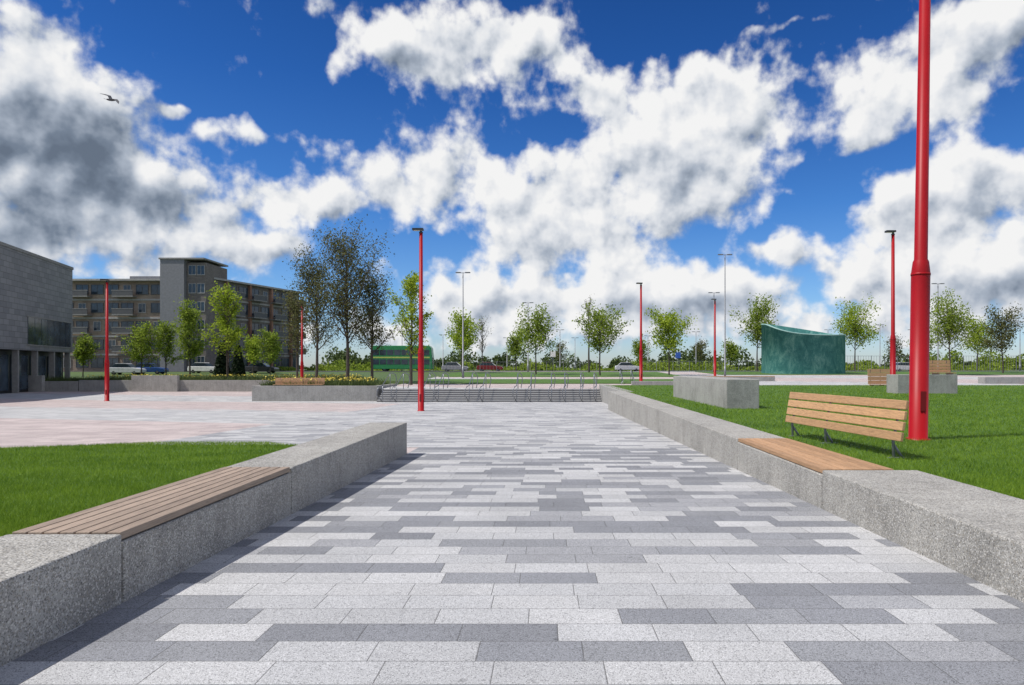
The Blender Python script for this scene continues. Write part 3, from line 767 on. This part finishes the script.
# ---------------------------------------------------------------- world
w=bpy.data.worlds.new('World'); scene.world=w; w.use_nodes=True
try:
    w.cycles.sampling_method='MANUAL'; w.cycles.sample_map_resolution=256
except Exception: pass
t=NT(w.node_tree); t.n.clear()
sunv=Vector((-.62,-.22,1.05)).normalized()
sel=math.asin(sunv.z); saz=math.atan2(sunv.x,sunv.y)
sky=t.n.new('ShaderNodeTexSky'); sky.sky_type='NISHITA'; sky.sun_disc=False; sky.sun_elevation=sel; sky.sun_rotation=saz; sky.air_density=1.0; sky.dust_density=.4; sky.ozone_density=3
gen=t.n.new('ShaderNodeTexCoord').outputs['Generated']
dirn=t.v('NORMALIZE',gen)
BL=[(25,140,90,80,1.1),(110,130,65,50,.85),(165,205,90,34,.9),(40,235,70,30,.8),(35,25,65,36,.8),(225,248,75,20,.85),(395,52,52,36,.95),(465,45,72,45,1.0),(530,30,28,30,.7),(322,8,26,14,.6),
(450,160,50,32,.9),(370,190,60,28,.95),(285,200,45,20,.85),(252,133,36,14,.85),(175,101,20,6,.55),(598,85,34,28,.75),(700,85,50,36,.95),(760,100,30,40,.85),(630,145,70,42,1.),(710,180,65,44,1.0),(545,195,62,34,.9),(600,240,78,36,.95),(490,245,50,26,.8),(480,300,85,22,.8),(590,300,85,24,.8),
(860,110,46,44,.95),(925,45,50,40,.95),(1000,25,45,42,.9),(960,95,50,22,.7),(985,190,76,54,1.0),(905,215,46,36,.9),(880,270,75,32,.9),(985,280,85,32,.9),(785,252,28,15,.7),(800,195,14,12,.5),(700,295,90,22,.85),(790,25,40,5,.35),(760,325,320,20,.62),(140,275,90,14,.4),(430,335,130,14,.5)]
NEG=[(300,70,60,55,-.4),(690,25,80,22,-.5),(820,205,28,30,-.45),(400,248,60,14,-.5),(555,125,28,18,-.45),(890,148,40,9,-.35),(150,55,50,30,-.3)]
x,y,z=t.sep(dirn); az=t.m('ARCTAN2',x,y); el=t.m('ARCSINE',z)
ae0=t.comb(az,el,0.)
wv=t.noise(ae0,8,4,.55,0,'Color',dim='2D'); wv=t.v('MULTIPLY',t.v('SUBTRACT',wv,(.5,.5,.5)),(.08,.065,.0))
ae=t.v('ADD',ae0,wv)
s=0.;sy=0.
for (cx_,cy_,rx,ry,am) in BL+NEG:
    dx=cx_-CX; hyp=math.hypot(F,dx); a0=math.atan2(dx,F); e0=math.atan2(CY-cy_,hyp)
    ra=rx*F/(hyp*hyp)*1.0; re=ry*hyp/(hyp*hyp+(CY-cy_)**2)*1.0
    q=t.v('MULTIPLY_ADD',ae,(1/ra,1/re,0),(-a0/ra,-e0/re,0))
    dd=t.v('DOT_PRODUCT',q,q,out=1)
    g=t.m('POWER',.38,dd)
    s=t.m('MULTIPLY_ADD',g,am,s)
    if am>.5:
        lit=t.v('DOT_PRODUCT',q,(-.30*am,.85*am,0),out=1)
        sy=t.m('MULTIPLY_ADD',g,lit,sy)
n3=t.noise(ae0,3.2,2,.5,dim='2D')
outm=t.m('MULTIPLY',t.mr(t.m('ABSOLUTE',az),.70,1.0),t.m('MULTIPLY_ADD',n3,3.0,-1.0))
s=t.m('MINIMUM',t.m('ADD',s,outm),1.25)
W2=t.v('MULTIPLY_ADD',wv,(.6,.6,0),ae0)
n1=t.noise(ae0,14,9,.56,.0,dim='2D')
n1b=t.noise(t.v('ADD',ae0,(-.011,.019,0)),14,4,.46,.0,dim='2D')
n1s=t.noise(ae0,14,4,.46,.0,dim='2D')
n2=t.vor(W2,22,'Distance',2.2,.5,dim='2D',feature='SMOOTH_F1',smooth=.25)
bil=t.m('SUBTRACT',.40,n2)
D=t.m('MULTIPLY_ADD',t.m('SUBTRACT',n1,.5),1.7,t.m('SUBTRACT',s,.48))
D=t.m('MULTIPLY_ADD',bil,1.0,D)
alpha=t.mr(D,-.20,.36)
relief=t.m('MULTIPLY',t.m('SUBTRACT',n1s,n1b),1.5)
fine=t.m('MULTIPLY',t.m('SUBTRACT',n1,n1s),1.1)
core=t.mr(D,.3,1.4)
lum=t.m('ADD',t.m('MULTIPLY_ADD',core,-.20,.84),t.m('ADD',relief,fine))
lum=t.m('MULTIPLY_ADD',bil,.55,lum)
lum=t.m('MULTIPLY_ADD',sy,.52,lum)
q=t.v('MULTIPLY_ADD',ae0,(1/.19,1/.13,0),(.68/.19,-.27/.13,0)); heavy=t.m('POWER',.4,t.v('DOT_PRODUCT',q,q,out=1))
lum=t.m('MULTIPLY_ADD',heavy,-.44,lum)
lum=t.m('MINIMUM',t.m('MAXIMUM',lum,.16),1.0)
ccol=t.ramp(lum,[(0,(.08,.11,.16)),(.3,(.20,.25,.33)),(.55,(.43,.49,.585)),(.8,(.78,.81,.86)),(1,(.98,.98,.98))])
tint=t.ramp(z,[(0,(.80,.90,1.12)),(.10,(.52,.77,1.1)),(.22,(.27,.58,1.0)),(.38,(.14,.41,.83)),(.6,(.075,.27,.60))])
skc=t.mix(1.,sky.outputs[0],tint,'MULTIPLY')
bg1=t.n.new('ShaderNodeBackground'); bg1.inputs[1].default_value=.122; t.l.new(skc,bg1.inputs[0])
bg2=t.n.new('ShaderNodeBackground'); bg2.inputs[1].default_value=.92; t.l.new(ccol,bg2.inputs[0])
mx=t.n.new('ShaderNodeMixShader'); t.l.new(alpha,mx.inputs[0]); t.l.new(bg1.outputs[0],mx.inputs[1]); t.l.new(bg2.outputs[0],mx.inputs[2])
out=t.n.new('ShaderNodeOutputWorld'); t.l.new(mx.outputs[0],out.inputs[0])
sd=bpy.data.lights.new('sun','SUN'); sd.energy=4.4; sd.angle=R(.5); sd.color=(1,.95,.88)
so=bpy.data.objects.new('sun',sd); col.objects.link(so); so.rotation_euler=(-sunv).to_track_quat('-Z','Y').to_euler()
cd=bpy.data.cameras.new('camera'); cd.lens=24; cd.sensor_width=36; cd.clip_end=6000; cd.clip_start=.05
cd.shift_x=-34/1024; cd.shift_y=25.5/1024
co=bpy.data.objects.new('camera',cd); col.objects.link(co); co.location=(0,0,CH); co.rotation_euler=(R(90),0,0)
scene.camera=co
scene.view_settings.view_transform='Standard'; scene.view_settings.look='None'; scene.view_settings.exposure=0
